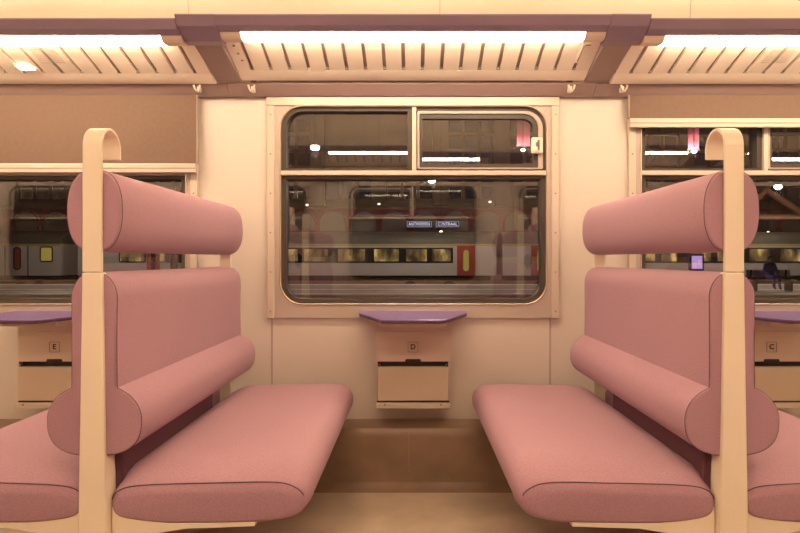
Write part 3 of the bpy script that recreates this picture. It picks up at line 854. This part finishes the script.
# hanging lamps of the hall
ROOFZ = 17.6
def lamp(px, py, Y, r, label, mat, power=None):
    x, z = PX(px, Y), PZ(py, Y)
    t = empty('hall_lamp', label, 'lamp', (x, Y, z), 0, 'hanging lamps of the station hall')
    bm = bmesh.new(); bmesh.ops.create_uvsphere(bm, u_segments=16, v_segments=8, radius=r, matrix=Matrix.Diagonal((1, 1, .55, 1)))
    bm_obj('bulb', bm, mat, t, 60)
    cyl_obj('lamp_hood', (0, 0, r*0.75), r*1.25, r*0.5, r*0.5, M['frame_iron'], t)
    cyl_obj('lamp_cord', (0, 0, (ROOFZ - z)/2 + r*0.9), 0.02, 0.02, ROOFZ - z - r*1.8, M['frame_iron'], t, n=6)
    if power:
        L = bpy.data.lights.new('lamp_light', 'POINT'); L.energy = power; L.color = (1.0, 0.80, 0.62); L.shadow_soft_size = r
        lo = bpy.data.objects.new('lamp_light', L); C.objects.link(lo); lo.parent = t; lo.location = (0, 0, -r*1.2)
PW = 520
lamp(315, 148, 30, 0.22, 'bright hanging hall lamp seen through the upper left pane of the central window', M['bulb'], PW)
lamp(432, 181, 32, 0.18, 'bright hanging hall lamp just below the transom of the central window', M['bulb'], PW)
lamp(523, 150, 31, 0.10, 'hanging hall lamp below the pink banner in the central window', M['bulb'], 300)
lamp(694, 151.5, 31, 0.13, 'hanging hall lamp below the pink banner in the far right window', M['bulb'], PW)
lamp(778, 187, 33, 0.20, 'hanging hall lamp beside the orange girder in the far right window', M['bulb'], PW)
lamp(60, 176.5, 30, 0.16, 'hanging hall lamp near the top of the far left window', M['bulbsmall'], PW)
for px, py, w in ((307, 205, 'left of the lower pane'), (379, 204, 'left of centre in the lower pane'), (490, 202, 'right of centre in the lower pane'), (441, 231.5, 'under the station signs'), (768, 232, 'low, below the orange girder')):
    lamp(px, py, 42, 0.09 if px < 440 or px > 480 else 0.1, 'small distant hall lamp, ' + w, M['bulbsmall'])

# pink banners
for pa, pb, py0, py1, lb in ((517, 530, 146, 108, 'pink hanging banner at the right end of the central window'), (688, 699, 150, 110, 'pink hanging banner in the far right window')):
    Y = 31.6; x0, x1 = PX(pa, Y), PX(pb, Y); z0, z1 = PZ(py0, Y), PZ(py1, Y)
    t = empty('banner', lb, 'banner', ((x0+x1)/2, Y, z0))
    h = (x1-x0)/2
    box_obj('banner_cloth', (-h, h, -0.01, 0.01, 0, z1 - z0), M['banner'], t)
    for z in (0.0, z1 - z0): 
        bm = bmesh.new(); cyl(bm, (0, 0, z), 0.03, 0.03, 2*h + 0.1, 'x', 8); bm_obj('banner_rod', bm, M['frame_iron'], t)
    for s in (-1, 1): cyl_obj('banner_cord', (s*h*0.9, 0, (ROOFZ - z0 + z1 - z0)/2), 0.012, 0.012, ROOFZ - z1, M['frame_iron'], t, n=6)

# lit advertising stand, platform bench, people
PZF = -1.3 + 0.935
AY = 28.0
t = empty('poster_stand', 'lit purple advertising stand on the platform in the far right window', 'advertising stand', (PX(697, AY), AY, PZF + 0.003))
w = 7.2*AY/600; zt_ = PZ(254, AY) - PZF; zb_ = PZ(271.5, AY) - PZF
box_obj('stand_case', (-w, w, 0.0, 0.16, zb_, zt_), M['black'], t, 0.02)
box_obj('lit_poster', (-w + .09, w - .09, -0.012, 0.01, zb_ + .12, zt_ - .09), M['screen'], t)
boxes_obj('poster_print', [(-w + .14, -w*0.1, -0.02, -0.005, zb_ + .16, zb_ + .42), (0.02, w - .15, -0.02, -0.005, zb_ + .3, zb_ + .55)], M['poster_pink'], t)
box_obj('stand_foot', (-w*0.8, w*0.8, 0.03, 0.13, 0, zb_), M['black'], t)

BY = 24.5
t = empty('platform_bench', 'pale metal bench on the platform in the far right window', 'bench', (PX(772, BY), BY, PZF + 0.003))
L_ = 22*BY/600
box_obj('bench_seat', (-L_, L_, -0.2, 0.25, 0.40, 0.46), M['edge'], t)
box_obj('bench_back', (-L_, L_, 0.25, 0.30, 0.55, 0.85), M['edge'], t)
for s in (-1, 1):
    boxes_obj('bench_leg', [(s*L_*0.8 - .04, s*L_*0.8 + .04, -0.15, 0.29, 0.0, 0.40), (s*L_*0.8 - .04, s*L_*0.8 + .04, 0.24, 0.29, 0.40, 0.85)], M['black'], t)

def person(name, label, joints, edges, radii, mat, loc, rz, hair=True, head=None):
    me = bpy.data.meshes.new(name); me.from_pydata(joints, edges, [])
    o = bpy.data.objects.new(name, me); C.objects.link(o); me.materials.append(mat); me.materials.append(M['skin'])
    sk = o.modifiers.new('skin', 'SKIN'); sk.use_smooth_shade = True
    for i, r in enumerate(radii):
        v = me.skin_vertices[0].data[i]; v.radius = (r, r); v.use_root = (i == 0)
    ss = o.modifiers.new('sub', 'SUBSURF'); ss.levels = 2; ss.render_levels = 2
    o.location = loc; o.rotation_euler = (0, 0, rz)
    tag(o, label, 'person')
    hx, hy, hz = head
    bm = bmesh.new(); bmesh.ops.create_uvsphere(bm, u_segments=16, v_segments=12, radius=0.118, matrix=Matrix.Translation((hx, hy + 0.02, hz + 0.03)) @ Matrix.Diagonal((.88, 1.0, 1.05, 1)))
    bm_obj('hair', bm, M['hair'], o, 60)
    bm = bmesh.new(); bmesh.ops.create_uvsphere(bm, u_segments=16, v_segments=12, radius=0.10, matrix=Matrix.Translation((hx, hy - 0.035, hz - 0.01)) @ Matrix.Diagonal((.8, .95, 1.12, 1)))
    bmesh.ops.create_cone(bm, cap_ends=True, segments=8, radius1=.018, radius2=.006, depth=.04, matrix=Matrix.Translation((hx, hy - 0.135, hz - .01)) @ Matrix.Rotation(PI/2, 4, 'X'))
    bm_obj('face', bm, M['skin'], o, 60)
    return o
# walker (facing local -y)
J = [(0,0,.92),(0,.0,1.15),(0,.01,1.38),(0,0,1.50),(0,-.01,1.60),
     (.19,.01,1.40),(.24,.06,1.12),(.23,-.02,.88),(-.19,.01,1.40),(-.24,-.04,1.12),(-.23,-.16,.90),
     (.10,0,.86),(.11,-.12,.48),(.11,-.10,.10),(.11,-.24,.05),(-.10,0,.86),(-.10,.06,.48),(-.10,.26,.12),(-.10,.16,.04)]
E = [(0,1),(1,2),(2,3),(3,4),(2,5),(5,6),(6,7),(2,8),(8,9),(9,10),(0,11),(11,12),(12,13),(13,14),(0,15),(15,16),(16,17),(17,18)]
R = [.16,.16,.15,.06,.08,.08,.06,.045,.08,.06,.045,.10,.075,.055,.045,.10,.075,.055,.045]
person('person', 'person in a dark coat walking on the platform, seen through the far left window', J, E, R, M['cloth_dark'], (PX(174, 26.5), 26.5, PZF), -PI/2, head=(0, -.02, 1.63))
# sitter on the bench
J2 = [(0,.02,.52),(0,.06,.76),(0,.05,.98),(0,.03,1.10),(0,.01,1.19),
      (.19,.05,1.0),(.25,.0,.76),(.16,-.22,.66),(-.19,.05,1.0),(-.25,.0,.76),(-.16,-.22,.66),
      (.10,-.02,.52),(.11,-.42,.52),(.11,-.42,.12),(.11,-.54,.05),(-.10,-.02,.52),(-.11,-.42,.52),(-.11,-.42,.12),(-.11,-.54,.05)]
person('person', 'person in a blue jacket sitting on the platform bench in the far right window', J2, E, R, M['cloth_blue'], (PX(769, BY), BY - 0.10, PZF + 0.06), 0, head=(0, -.01, 1.22))

# ------------------------------------------------------------------ world, camera, exposure
w = bpy.data.worlds.new('world'); bpy.context.scene.world = w; w.use_nodes = True
bg = w.node_tree.nodes['Background']; bg.inputs[0].default_value = (0.9, 0.62, 0.45, 1); bg.inputs[1].default_value = 0.01

cam = bpy.data.cameras.new('camera'); co = bpy.data.objects.new('camera', cam); C.objects.link(co)
co.location = (0, 0, ZE); co.rotation_euler = (PI/2, 0, 0)
cam.sensor_width = 36; cam.lens = 27.0; cam.shift_x = -13/800; cam.shift_y = -7.5/800; cam.clip_start = 0.01; cam.clip_end = 300
sc = bpy.context.scene; sc.camera = co
sc.view_settings.view_transform = 'Standard'; sc.view_settings.look = 'None'; sc.view_settings.gamma = 1; sc.view_settings.exposure = 0.17
sc.view_settings.use_curve_mapping = False
sc.cycles.use_denoising = True
sc.cycles.max_bounces = 10; sc.cycles.transparent_max_bounces = 16; sc.cycles.diffuse_bounces = 5; sc.cycles.glossy_bounces = 5
sc.cycles.sample_clamp_indirect = 6.0
